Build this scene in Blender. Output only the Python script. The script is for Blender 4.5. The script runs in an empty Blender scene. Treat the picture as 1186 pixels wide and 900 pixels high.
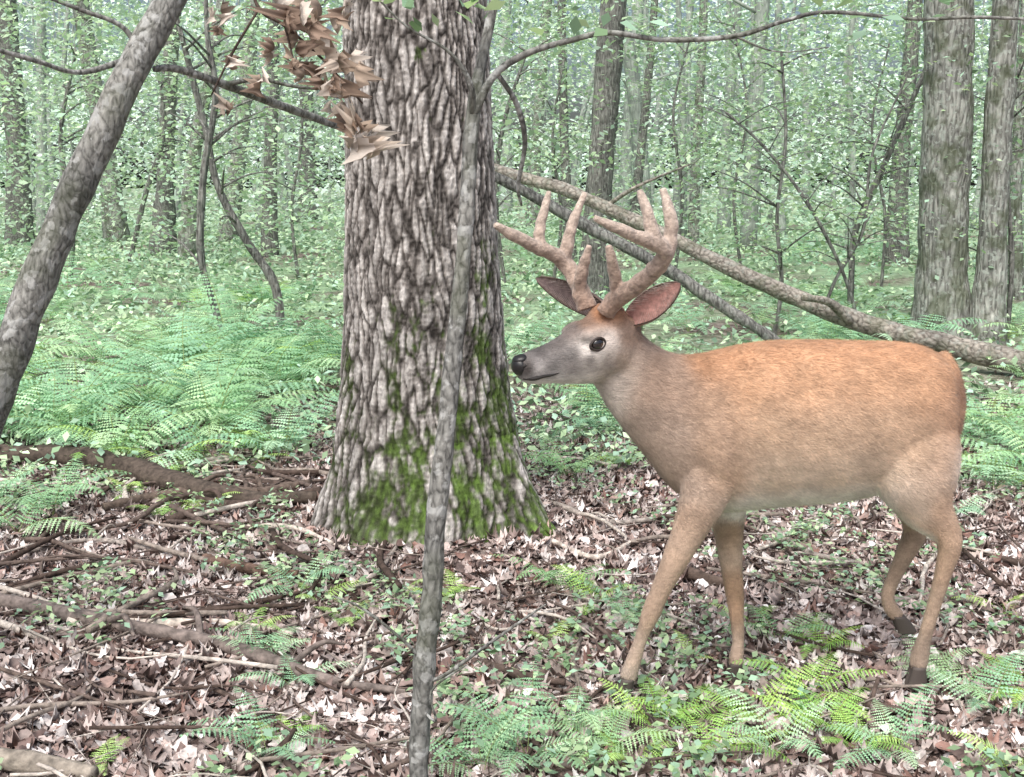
import bpy, math, random
import numpy as np
from mathutils import Vector, noise
random.seed(7); rng=np.random.default_rng(7)
scene=bpy.context.scene
# ------------------------------------------------------------------ camera survey
H=1.42; PITCH=math.radians(10.5); FPX=1272.0
cp,sp=math.cos(PITCH),math.sin(PITCH)
def _dir(px,py):
    dx=(px-593)/FPX; dv=(450-py)/FPX
    return np.array([dx,cp+dv*sp,-sp+dv*cp])
def P(px,py,D):          # survey point: world position at distance D
    d=_dir(px,py); t=D/d[1]; return np.array([d[0]*t,D,H+d[2]*t])
def G(px,py,z=0.0):      # survey point on the ground
    d=_dir(px,py); t=(z-H)/d[2]; p=np.array([0,0,H])+d*t; p[2]=z; return p
def lin(r,g,b):
    def f(c):
        c/=255.0
        return c/12.92 if c<=0.04045 else ((c+0.055)/1.055)**2.4
    return np.array([f(r),f(g),f(b)])
def gz(x,y):
    x=np.asarray(x,float); y=np.asarray(y,float)
    near=0.012*np.sin(1.7*x+.5)*np.sin(1.3*y+1)+0.008*np.sin(4.1*x+2*y)*np.cos(3.3*y-x)
    pad=np.exp(-(((x-.65)/.75)**2)**2-(((y-2.97)/.4)**2)**2)      # trodden ground where the deer walks
    near=near*(1-pad)-.022*pad
    far=0.10*np.sin(.31*x+1.2)*np.sin(.27*y)+.07*np.sin(.8*x+.5*y)
    w=np.clip((y-6)/10,0,1)
    r=np.hypot(x+.33,y-4.42)
    return near+far*w+0.07*np.exp(-(np.clip(r-.35,0,9)/.3)**2)
# ------------------------------------------------------------------ mesh builder
class MB:
    def __init__(s): s.v=[];s.f=[];s.c=[];s.n=0
    def add(s,V,Fs,col=(.5,.5,.5),mat=0):
        V=np.asarray(V,float).reshape(-1,3)
        for F in Fs:
            F=np.asarray(F,int)
            if len(F): s.f.append((F+s.n,mat))
        col=np.asarray(col,float)
        if col.ndim==1: col=np.tile(col,(len(V),1))
        s.v.append(V); s.c.append(col); s.n+=len(V)
    def build(s,name,mats,smooth=True,parent=None):
        V=np.concatenate(s.v); C=np.concatenate(s.c)
        L=np.concatenate([F.ravel() for F,_ in s.f])
        T=np.concatenate([np.full(len(F),F.shape[1]) for F,_ in s.f])
        M=np.concatenate([np.full(len(F),m) for F,m in s.f])
        S=np.concatenate([[0],np.cumsum(T)[:-1]])
        me=bpy.data.meshes.new(name)
        me.vertices.add(len(V)); me.vertices.foreach_set('co',V.ravel().astype(np.float32))
        me.loops.add(len(L)); me.loops.foreach_set('vertex_index',L.astype(np.int32))
        me.polygons.add(len(T)); me.polygons.foreach_set('loop_start',S.astype(np.int32))
        me.polygons.foreach_set('material_index',M.astype(np.int32))
        me.polygons.foreach_set('use_smooth',np.full(len(T),smooth))
        me.update(calc_edges=True)
        a=me.color_attributes.new('Col','FLOAT_COLOR','POINT')
        a.data.foreach_set('color',np.column_stack([C,np.ones(len(C))]).astype(np.float32).ravel())
        for m in mats: me.materials.append(m)
        ob=bpy.data.objects.new(name,me); scene.collection.objects.link(ob)
        if parent: ob.parent=parent
        return ob
def empty(name):
    e=bpy.data.objects.new(name,None); scene.collection.objects.link(e); return e
def spline(pts,n):
    p=np.asarray(pts,float); k=len(p)
    if k==2:
        t=np.linspace(0,1,n)[:,None]; return p[0]*(1-t)+p[1]*t
    q=np.vstack([2*p[0]-p[1],p,2*p[-1]-p[-2]])
    u=np.linspace(0,k-1,n); i=np.minimum(u.astype(int),k-2); t=(u-i)[:,None]
    a,b,c,d=q[i],q[i+1],q[i+2],q[i+3]
    return .5*((2*b)+(-a+c)*t+(2*a-5*b+4*c-d)*t*t+(-a+3*b-3*c+d)*t**3)
def tube(pts,rad,n=24,sides=10,rough=0.0,rs=6.0,flat=1.0):
    pr=np.column_stack([np.asarray(pts,float),np.asarray(rad,float)])
    s=spline(pr,n); c=s[:,:3]; r=np.maximum(s[:,3],.0005)
    T=np.gradient(c,axis=0); T/=np.linalg.norm(T,axis=1)[:,None]+1e-9
    u=np.cross(T[0],[0.13,1,0.07]); u/=np.linalg.norm(u)
    ang=np.linspace(0,2*math.pi,sides,endpoint=False)
    V=np.zeros((n,sides,3))
    for i in range(n):
        u=u-T[i]*u.dot(T[i]); u/=np.linalg.norm(u); w=np.cross(T[i],u)
        rr=np.full(sides,r[i])
        ring=np.cos(ang)[:,None]*u+np.sin(ang)[:,None]*w
        if rough>0:
            for j in range(sides):
                q=c[i]+ring[j]*r[i]
                rr[j]*=1+rough*noise.noise(Vector(q*rs))
        V[i]=c[i]+ring*rr[:,None]*np.array([1,flat,1])
    F=grid_f(n,sides)
    V=V.reshape(-1,3); m=len(V)
    V=np.vstack([V,c[0],c[-1]])
    j=np.arange(sides); j2=(j+1)%sides
    c1=np.column_stack([np.full(sides,m),j2,j]); b=(n-1)*sides
    c2=np.column_stack([np.full(sides,m+1),b+j,b+j2])
    return V,[F,np.vstack([c1,c2])]
def grid_f(n,sides,closed=True):
    i=np.arange(n-1)[:,None]; j=np.arange(sides if closed else sides-1)[None,:]
    j2=(j+1)%sides
    return np.stack([i*sides+j,i*sides+j2,(i+1)*sides+j2,(i+1)*sides+j],-1).reshape(-1,4)
def loft(sec,n=40,sides=28,egg=0.1):
    s=spline(np.asarray([np.concatenate(x) for x in sec]),n)
    a=np.linspace(0,2*math.pi,sides,endpoint=False)
    V=s[:,None,0:3]+s[:,None,3:6]*np.cos(a)[None,:,None]+s[:,None,6:9]*(np.sin(a)*(1+egg*np.cos(a)))[None,:,None]
    V=V.reshape(-1,3); m=len(V); V=np.vstack([V,s[0,:3],s[-1,:3]])
    j=np.arange(sides); j2=(j+1)%sides; b=(n-1)*sides
    return V,[grid_f(n,sides),np.vstack([np.column_stack([np.full(sides,m),j2,j]),np.column_stack([np.full(sides,m+1),b+j,b+j2])])]
def ellipsoid(c,ax,n=12,sides=18):
    ax=np.asarray(ax,float)
    th=np.linspace(0.02,math.pi-0.02,n); a=np.linspace(0,2*math.pi,sides,endpoint=False)
    d=np.stack([np.sin(th)[:,None]*np.cos(a),np.sin(th)[:,None]*np.sin(a),np.cos(th)[:,None]*np.ones(sides)],-1)
    V=(d.reshape(-1,3)@ax)+np.asarray(c); m=len(V)
    j=np.arange(sides); j2=(j+1)%sides; b=(n-1)*sides
    V=np.vstack([V,np.asarray(c)+ax[2],np.asarray(c)-ax[2]])
    return V,[grid_f(n,sides),np.vstack([np.column_stack([np.full(sides,m),j2,j]),np.column_stack([np.full(sides,m+1),b+j,b+j2])])]
def scatter(tv,tf,pos,yaw,pitch,roll,scale,cols):
    n=len(pos); k=len(tv)
    cy,sy=np.cos(yaw),np.sin(yaw); cb,sb=np.cos(pitch),np.sin(pitch); cr,sr=np.cos(roll),np.sin(roll)
    z=np.zeros(n); o=np.ones(n)
    Rz=np.stack([cy,-sy,z,sy,cy,z,z,z,o],-1).reshape(n,3,3)
    Rx=np.stack([o,z,z,z,cb,-sb,z,sb,cb],-1).reshape(n,3,3)
    Ry=np.stack([cr,z,sr,z,o,z,-sr,z,cr],-1).reshape(n,3,3)
    R=Rz@Rx@Ry
    V=pos[:,None,:]+np.einsum('nij,kj->nki',R,tv)*np.asarray(scale).reshape(n,1,1)
    F=(tf[None]+(np.arange(n)*k)[:,None,None]).reshape(-1,tf.shape[1])
    return V.reshape(-1,3),[F],np.repeat(cols,k,axis=0)
# ------------------------------------------------------------------ materials
def newmat(name):
    m=bpy.data.materials.new(name); m.use_nodes=True; nt=m.node_tree; nt.nodes.clear()
    out=nt.nodes.new('ShaderNodeOutputMaterial'); return m,nt,out
def N(nt,t,**kw):
    n=nt.nodes.new(t)
    for k,v in kw.items():
        if k in n.inputs: n.inputs[k].default_value=v
        else: setattr(n,k,v)
    return n
def ramp(nt,stops):
    r=nt.nodes.new('ShaderNodeValToRGB'); e=r.color_ramp.elements
    while len(e)<len(stops): e.new(.5)
    for el,(p,c) in zip(e,stops): el.position=p; el.color=(*c,1)
    return r
def mapped(nt,scale,coord='Object'):
    tc=N(nt,'ShaderNodeTexCoord'); mp=N(nt,'ShaderNodeMapping'); mp.inputs['Scale'].default_value=scale
    nt.links.new(tc.outputs[coord],mp.inputs['Vector']); return mp
def mixc(nt,a,b,f,mode='MIX'):
    m=N(nt,'ShaderNodeMix',data_type='RGBA',blend_type=mode)
    for s,i in ((f,0),(a,6),(b,7)):
        if hasattr(s,'is_linked'): nt.links.new(s,m.inputs[i])
        else: m.inputs[i].default_value=s if i==0 else (*s,1)
    return m.outputs[2]
def leaf_mat(name,tr=.35,tt=(1.1,1.15,.85)):
    m,nt,out=newmat(name)
    at=N(nt,'ShaderNodeAttribute',attribute_name='Col')
    d=N(nt,'ShaderNodeBsdfDiffuse'); nt.links.new(at.outputs['Color'],d.inputs[0])
    if tr<=0: nt.links.new(d.outputs[0],out.inputs[0]); return m
    t=N(nt,'ShaderNodeBsdfTranslucent'); mx=N(nt,'ShaderNodeMixShader'); mx.inputs[0].default_value=tr
    tcol=mixc(nt,at.outputs['Color'],tt,1.0,'MULTIPLY'); nt.links.new(tcol,t.inputs[0])
    nt.links.new(d.outputs[0],mx.inputs[1]); nt.links.new(t.outputs[0],mx.inputs[2]); nt.links.new(mx.outputs[0],out.inputs[0]); return m
def attr_mat(name,rough=.8,nscale=30,namp=.35,bump=.3,bscale=None,sheen=0,stretch=(1,1,1),spec=.3,det=4):
    m,nt,out=newmat(name)
    at=N(nt,'ShaderNodeAttribute',attribute_name='Col')
    mp=mapped(nt,stretch)
    nz=N(nt,'ShaderNodeTexNoise'); nz.inputs['Scale'].default_value=nscale; nz.inputs['Detail'].default_value=det
    nt.links.new(mp.outputs[0],nz.inputs['Vector'])
    r=ramp(nt,[(.3,(1-namp,)*3),(.7,(1+namp,)*3)]); nt.links.new(nz.outputs[0],r.inputs[0])
    col=mixc(nt,at.outputs['Color'],r.outputs[0],1.0,'MULTIPLY')
    p=N(nt,'ShaderNodeBsdfPrincipled'); p.inputs['Roughness'].default_value=rough; p.inputs['Specular IOR Level'].default_value=spec
    if sheen: p.inputs['Sheen Weight'].default_value=sheen; p.inputs['Sheen Roughness'].default_value=.5
    nt.links.new(col,p.inputs['Base Color'])
    if bump:
        n2=N(nt,'ShaderNodeTexNoise'); n2.inputs['Scale'].default_value=bscale or nscale*2; n2.inputs['Detail'].default_value=det
        nt.links.new(mp.outputs[0],n2.inputs['Vector'])
        b=N(nt,'ShaderNodeBump'); b.inputs['Strength'].default_value=bump; b.inputs['Distance'].default_value=.01
        nt.links.new(n2.outputs[0],b.inputs['Height']); nt.links.new(b.outputs[0],p.inputs['Normal'])
    nt.links.new(p.outputs[0],out.inputs[0]); return m
def bark_mat(name,dark,light,scale=22,zs=.22,moss=0.0,lichen=0.0,bdist=.02,lc=(.40,.44,.40)):
    m,nt,out=newmat(name)
    mp=mapped(nt,(1,1,zs))
    wz=N(nt,'ShaderNodeTexNoise'); wz.inputs['Scale'].default_value=6; nt.links.new(mp.outputs[0],wz.inputs['Vector'])
    wm=mixc(nt,mp.outputs[0],wz.outputs['Color'],.06)
    vo=N(nt,'ShaderNodeTexVoronoi',feature='DISTANCE_TO_EDGE'); vo.inputs['Scale'].default_value=scale
    nt.links.new(wm,vo.inputs['Vector'])
    nz=N(nt,'ShaderNodeTexNoise'); nz.inputs['Scale'].default_value=scale*1.6; nz.inputs['Detail'].default_value=6; nt.links.new(mp.outputs[0],nz.inputs['Vector'])
    ad=N(nt,'ShaderNodeMath',operation='MULTIPLY_ADD'); nt.links.new(vo.outputs[0],ad.inputs[0]); ad.inputs[1].default_value=1.3; nt.links.new(nz.outputs[0],ad.inputs[2])
    r=ramp(nt,[(.38,tuple(dark)),(.62,tuple((np.array(dark)+np.array(light))/2)),(.95,tuple(light))]); nt.links.new(ad.outputs[0],r.inputs[0])
    col=r.outputs[0]
    big=N(nt,'ShaderNodeTexNoise'); big.inputs['Scale'].default_value=3.3; big.inputs['Detail'].default_value=5
    tc=N(nt,'ShaderNodeTexCoord'); nt.links.new(tc.outputs['Object'],big.inputs['Vector'])
    rb=ramp(nt,[(.3,(.6,.61,.62)),(.7,(1.3,1.3,1.28))]); nt.links.new(big.outputs[0],rb.inputs[0])
    col=mixc(nt,col,rb.outputs[0],1.0,'MULTIPLY')
    if lichen:
        l=N(nt,'ShaderNodeTexNoise'); l.inputs['Scale'].default_value=26; l.inputs['Detail'].default_value=4; nt.links.new(tc.outputs['Object'],l.inputs['Vector'])
        rl=ramp(nt,[(.54,(0,0,0)),(.6,(lichen,)*3)]); nt.links.new(l.outputs[0],rl.inputs[0])
        col=mixc(nt,col,lc,rl.outputs[0])
    if moss:
        l=N(nt,'ShaderNodeTexNoise'); l.inputs['Scale'].default_value=5; l.inputs['Detail'].default_value=6; nt.links.new(tc.outputs['Object'],l.inputs['Vector'])
        rl=ramp(nt,[(.5,(0,0,0)),(.6,(moss,)*3)]); nt.links.new(l.outputs[0],rl.inputs[0])
        col=mixc(nt,col,(.08,.10,.05),rl.outputs[0])
    p=N(nt,'ShaderNodeBsdfPrincipled'); p.inputs['Roughness'].default_value=.9; p.inputs['Specular IOR Level'].default_value=.2
    nt.links.new(col,p.inputs['Base Color'])
    b=N(nt,'ShaderNodeBump'); b.inputs['Strength'].default_value=.9; b.inputs['Distance'].default_value=bdist
    nt.links.new(ad.outputs[0],b.inputs['Height']); nt.links.new(b.outputs[0],p.inputs['Normal'])
    nt.links.new(p.outputs[0],out.inputs[0]); return m
def plain(name,c,rough=.5,spec=.5,coat=0):
    m,nt,out=newmat(name)
    nz=N(nt,'ShaderNodeTexNoise'); nz.inputs['Scale'].default_value=80
    r=ramp(nt,[(.3,tuple(np.array(c)*.8)),(.7,tuple(np.array(c)*1.2))]); nt.links.new(nz.outputs[0],r.inputs[0])
    p=N(nt,'ShaderNodeBsdfPrincipled'); nt.links.new(r.outputs[0],p.inputs['Base Color']); p.inputs['Roughness'].default_value=rough
    p.inputs['Specular IOR Level'].default_value=spec; p.inputs['Coat Weight'].default_value=coat
    nt.links.new(p.outputs[0],out.inputs[0]); return m

M_leaf=leaf_mat('green_leaf',.35); M_leaf_far=leaf_mat('hazy_leaf',0)
M_dead=attr_mat('dead_leaf',rough=.6,nscale=60,namp=.3,bump=0,spec=.4,det=2)
M_dry=leaf_mat('dry_hanging_leaf',.2,(1,1,1))
M_oak=attr_mat('oak_bark',rough=.9,nscale=70,namp=.35,bump=.6,bscale=160,stretch=(1,1,.4),spec=.2)
M_bark=bark_mat('bark_grey',(.11,.108,.10),(.42,.43,.40),scale=26,moss=.6,lichen=.8)
M_bark_dk=bark_mat('bark_dark',(.075,.074,.07),(.27,.27,.255),scale=30,lichen=.3)
M_bark_far=bark_mat('bark_hazy',(.24,.27,.25),(.42,.46,.43),scale=18,bdist=.01)  # paler bark colours, with distance haze painted in
M_sap=bark_mat('bark_smooth',(.085,.085,.08),(.30,.30,.285),scale=60,zs=.5,moss=.3,lichen=.8,bdist=.005,lc=(.42,.43,.42))
M_log=bark_mat('bark_log',(.12,.105,.09),(.42,.385,.34),scale=22,zs=1,moss=.35,lichen=.3,bdist=.012)
M_stick=attr_mat('stick_wood',rough=.85,nscale=40,namp=.5,bump=.5,spec=.25)

# ------------------------------------------------------------------ ground
def axis(lo,hi,fine_lo,fine_hi,step,g=1.09):
    a=list(np.arange(fine_lo,fine_hi,step)); s=step
    x=a[-1]
    while x<hi: s*=g; x+=s; a.append(x)
    s=step; x=a[0]
    while x>lo: s*=g; x-=s; a.insert(0,x)
    return np.array(a)
xs=axis(-350,350,-3.6,3.6,.035); ys=axis(-60,450,1.0,7.5,.035)
X,Y=np.meshgrid(xs,ys); Z=gz(X,Y)
nearm=(np.abs(X)<4.5)&(Y>.8)&(Y<9)
Zr=Z.copy()
idx=np.argwhere(nearm)
for a,b in idx:
    v=Vector((X[a,b]*5,Y[a,b]*5,0)); Zr[a,b]+=.010*noise.noise(v)+.007*noise.noise(v*4)
g=MB(); g.add(np.stack([X,Y,Zr],-1).reshape(-1,3),[grid_f(len(ys),len(xs),False)])
m,nt,out=newmat('forest_floor')
tc=N(nt,'ShaderNodeTexCoord')
v1=N(nt,'ShaderNodeTexVoronoi'); v1.inputs['Scale'].default_value=24
wn=N(nt,'ShaderNodeTexNoise'); wn.inputs['Scale'].default_value=14; nt.links.new(tc.outputs['Object'],wn.inputs['Vector'])
wv=mixc(nt,tc.outputs['Object'],wn.outputs['Color'],.06); nt.links.new(wv,v1.inputs['Vector'])
sx=N(nt,'ShaderNodeSeparateColor'); nt.links.new(v1.outputs['Color'],sx.inputs[0])
r1=ramp(nt,[(0,tuple(lin(84,70,66))),(.35,tuple(lin(118,101,95))),(.65,tuple(lin(146,131,125))),(1,tuple(lin(180,170,165)))]); nt.links.new(sx.outputs[0],r1.inputs[0])
n3=N(nt,'ShaderNodeTexNoise'); n3.inputs['Scale'].default_value=60; n3.inputs['Detail'].default_value=5; nt.links.new(tc.outputs['Object'],n3.inputs['Vector'])
r3=ramp(nt,[(.3,(.5,.47,.45)),(.7,(1.2,1.2,1.2))]); nt.links.new(n3.outputs[0],r3.inputs[0])
litter=mixc(nt,r1.outputs[0],r3.outputs[0],1.0,'MULTIPLY')
n4=N(nt,'ShaderNodeTexNoise'); n4.inputs['Scale'].default_value=9; n4.inputs['Detail'].default_value=6; nt.links.new(tc.outputs['Object'],n4.inputs['Vector'])
r4=ramp(nt,[(.3,tuple(lin(118,138,110))),(.55,tuple(lin(156,184,148))),(.75,tuple(lin(186,214,176)))]); nt.links.new(n4.outputs[0],r4.inputs[0])
sxyz=N(nt,'ShaderNodeSeparateXYZ'); nt.links.new(tc.outputs['Object'],sxyz.inputs[0])
mr=N(nt,'ShaderNodeMapRange'); nt.links.new(sxyz.outputs['Y'],mr.inputs[0]); mr.inputs[1].default_value=5.5; mr.inputs[2].default_value=14
n5=N(nt,'ShaderNodeTexNoise'); n5.inputs['Scale'].default_value=.6; n5.inputs['Detail'].default_value=5; nt.links.new(tc.outputs['Object'],n5.inputs['Vector'])
r5=ramp(nt,[(.36,(0,0,0)),(.55,(1,1,1))]); nt.links.new(n5.outputs[0],r5.inputs[0])
mu=N(nt,'ShaderNodeMath',operation='MULTIPLY'); nt.links.new(mr.outputs[0],mu.inputs[0]); nt.links.new(r5.outputs[0],mu.inputs[1])
gc=mixc(nt,litter,r4.outputs[0],mu.outputs[0])
p=N(nt,'ShaderNodeBsdfPrincipled'); p.inputs['Roughness'].default_value=.9; nt.links.new(gc,p.inputs['Base Color'])
b=N(nt,'ShaderNodeBump'); b.inputs['Strength'].default_value=.8; b.inputs['Distance'].default_value=.02
nt.links.new(n3.outputs[0],b.inputs['Height']); nt.links.new(b.outputs[0],p.inputs['Normal']); nt.links.new(p.outputs[0],out.inputs[0])
g.build('ground',[m])

# ------------------------------------------------------------------ leaf litter
def leaf_t(w,curl,bend,lobe=0.0):
    ys_=np.array([0,.14,.3,.46,.62,.78,.92,1.0]); ws=np.array([.04,.55,.85,1,.95,.8,.45,.06])*w
    ws[1:-1]*=1+lobe*np.array([1,-1,1,-1,1,-1])
    V=[];F=[]
    for y,wd in zip(ys_,ws):
        for s_ in (-1,0,1):
            x=s_*wd; V.append((x,y-.5,curl*x*x*4*(1+.5*s_*(y-.4))+bend*(y-.5)**2+.1*abs(x)+.12*s_*(y-.5)))
    for i in range(7):
        for j in range(2):
            a=i*3+j; F.append((a,a+1,a+4,a+3))
    return np.array(V),np.array(F)
lit=MB()
pal=np.array([lin(*c) for c in [(166,151,146),(140,123,118),(184,170,165),(204,194,190),(220,213,211),(112,93,88),(158,135,127),(240,236,235),(136,106,97),(92,78,74)]])
pw=np.array([.17,.16,.17,.13,.09,.08,.08,.04,.04,.04]); pw/=pw.sum()
tot=78000
yy=1.2+(8.2-1.2)*rng.random(tot*3)
keep=rng.random(tot*3)<(.35+.65*np.clip(yy/6,0,1))*np.where(yy>5.6,np.exp(-(yy-5.6)*1.2),1)
yy=yy[keep][:tot]; n=len(yy)
xx=(rng.random(n)*2-1)*(.56*yy+.7)
ok=np.hypot(xx+.33,yy-4.42)>.42
for hp in [G(722,806),G(848,787),G(1060,790)]: ok&=np.hypot(xx-hp[0],yy-hp[1])>.04
xx,yy=xx[ok],yy[ok]; n=len(xx)
for k in range(6):
    s_=slice(k,None,6); x,y=xx[s_],yy[s_]; q=len(x)
    tv,tf=leaf_t([.26,.3,.34,.22,.32,.38][k],[.5,-.5,1.0,.2,-.9,.3][k],[.4,.9,-.5,-.8,.5,.2][k],[.22,0,.25,.12,.28,.05][k])
    pt=.78+.3*(.5+.5*np.sin(x*2.3+np.sin(y*1.7)*2)*np.sin(y*2.1+1.3*x))
    cols=pal[rng.choice(len(pal),q,p=pw)]*(.7+.6*rng.random((q,1)))*pt[:,None]
    pos=np.column_stack([x,y,gz(x,y)+.004+.020*rng.random(q)])
    flatk=np.where(rng.random(q)<.25,.5,.2)
    V,F,C=scatter(tv,tf,pos,rng.random(q)*6.283,rng.normal(0,1,q)*flatk,rng.normal(0,1,q)*flatk,.020+.046*rng.random(q)**1.6,cols)
    lit.add(V,F,C)
lit.build('leaf_litter',[M_dead])
# twigs lying about
tw=MB()
def twig(x,y,L,r):
    if math.hypot(x+.33,y-4.42)<.5: return
    a=random.random()*6.28; z=float(gz(x,y))+.028+r
    pts=[(x+math.cos(a+random.uniform(-.3,.3))*L*t+random.uniform(-.01,.01),y+math.sin(a+random.uniform(-.3,.3))*L*t,z+random.uniform(-.008,.02)) for t in (-.5,-.1,.3,.6)]
    c=lin(*random.choice([(140,130,122),(98,86,80),(186,178,170),(76,64,58)]))
    V,F=tube(pts,[r,r,r*.8,r*.4],8,6); tw.add(V,F,c)
for i in range(1200):
    y=1.6+6*random.random(); twig((random.random()*2-1)*(.55*y+.4),y,.08+.5*random.random()**2,.0015+.0045*random.random()**2)
for i in range(90): twig(random.uniform(-3,-.5),random.uniform(3.3,5.6),random.uniform(.3,.9),random.uniform(.005,.014))
for i in range(40): twig(random.uniform(.3,3),random.uniform(3.4,5.6),random.uniform(.25,.7),random.uniform(.004,.010))
for i in range(30): twig(random.uniform(-1.6,.4),random.uniform(2.2,3.4),random.uniform(.2,.6),random.uniform(.003,.008))
tw.build('scattered_twigs',[M_stick])
def ground_branch(name,pix,w,col,side=()):
    mb=MB(); pts=[];rad=[]
    for (px,py),ww in zip(pix,w):
        q=G(px,py,.02); dist=math.hypot(q[1],H); r=ww/2/FPX*dist
        q[2]=float(gz(q[0],q[1]))+r*.8+.02; pts.append(q);rad.append(r)
    V,F=tube(pts,rad,36,10,rough=.35,rs=14); mb.add(V,F,col)
    for t,dx,dy,L in side:
        s_=spline(np.column_stack([pts,rad]),36)[int(t*35)]
        e=s_[:3]+np.array([dx,dy,.1])*L
        m_=(s_[:3]+e)/2+np.array([.01,.02,.03])
        V,F=tube([s_[:3],m_,e],[s_[3]*.6,s_[3]*.45,s_[3]*.2],10,6); mb.add(V,F,col)
    mb.build(name,[M_stick])
cg=lin(150,142,136); cd=lin(84,72,66); cpale=lin(200,190,180)
ground_branch('fallen_branch',[(-30,700),(60,718),(150,738),(240,752),(300,768),(380,795),(470,806)],[19,18,17,15,15,12,7],lin(120,110,105),[(.5,-.3,.5,.35),(.75,.6,.4,.25),(.3,.5,-.6,.3)])
ground_branch('fallen_branch',[(80,728),(180,730),(260,728),(340,738)],[9,9,8,5],cpale)
ground_branch('fallen_branch',[(195,606),(250,592),(310,588),(372,578)],[12,13,13,12],cd,[(.4,-.5,.4,.3)])
ground_branch('fallen_log',[(-40,535),(60,540),(130,548),(210,568),(290,585),(370,592)],[20,26,28,26,20,14],lin(82,73,66))
ground_branch('fallen_branch',[(100,520),(160,540),(215,575),(330,600)],[9,10,9,7],cd)
ground_branch('fallen_branch',[(238,652),(285,664),(345,670)],[12,12,8],lin(110,90,80))
ground_branch('fallen_branch',[(-20,892),(40,897),(110,908)],[24,24,20],lin(140,132,122))
ground_branch('fallen_branch',[(-10,722),(20,735),(45,745)],[9,8,6],cpale)
ground_branch('fallen_branch',[(560,768),(610,782),(655,786)],[9,11,8],cd)
ground_branch('fallen_branch',[(700,818),(760,832),(850,812),(935,795)],[8,8,7,6],cd)
ground_branch('fallen_branch',[(780,660),(815,672),(850,680)],[13,13,9],lin(100,86,78))
ground_branch('fallen_branch',[(965,795),(1010,812),(1065,822)],[9,10,7],cd,[(.5,.3,.5,.2)])
ground_branch('fallen_branch',[(1080,600),(1130,640),(1200,660)],[7,7,7],cd)
ground_branch('fallen_branch',[(640,600),(700,612),(760,605)],[7,7,5],cg)
ground_branch('fallen_branch',[(385,690),(430,676),(470,640)],[6,6,4],cg)
ground_branch('fallen_branch',[(640,640),(690,650),(735,628)],[6,6,4],cpale)
ground_branch('fallen_branch',[(880,600),(930,640),(1000,655)],[6,7,4],cg)
ground_branch('fallen_branch',[(200,830),(240,800),(330,850),(390,870)],[5,6,5,3],cd)
ground_branch('fallen_branch',[(30,640),(110,625),(190,640)],[6,6,4],cg,[(.5,.3,.5,.2)])
ground_branch('fallen_branch',[(160,560),(250,556),(350,560)],[8,8,6],cd)
ground_branch('fallen_branch',[(280,615),(340,625),(400,650)],[6,6,4],cpale)
ground_branch('fallen_branch',[(810,895),(850,840),(930,793)],[5,5,4],cpale)
ground_branch('fallen_branch',[(1020,700),(1090,690),(1160,705)],[6,6,4],cg)
ground_branch('fallen_branch',[(120,590),(200,575),(300,572),(360,560)],[11,13,12,9],lin(100,88,80),[(.4,.4,.5,.35),(.7,-.4,.5,.3)])
# ------------------------------------------------------------------ oak trunk
oz=np.concatenate([np.linspace(-.15,2.7,760),np.linspace(2.75,12,60)]); nth=380
th=np.linspace(0,2*math.pi,nth,endpoint=False)
ctrl_z=np.array([-.2,.0,.12,.3,.55,.8,1.2,1.7,2.2,4,8,12]); ctrl_r=np.array([.54,.49,.44,.385,.35,.325,.303,.285,.27,.23,.17,.05])
cx=np.interp(oz,[0,.8,2.2,12],[-.335,-.355,-.375,-.7]); cy_=np.interp(oz,[0,12],[4.42,4.6])
Rb=np.interp(oz,ctrl_z,ctrl_r)
V=np.zeros((len(oz),nth,3)); C=np.zeros((len(oz),nth,3))
dk=lin(56,52,49); md=lin(128,123,119); lt=lin(202,198,194); ms1=lin(46,54,30); ms2=lin(104,134,60)
lobes=np.array([(-.45,.15),(-2.2,.05),(-1.45,.04),(-2.8,.08),(.3,.06),(1.6,.08),(2.4,.07)])
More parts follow.
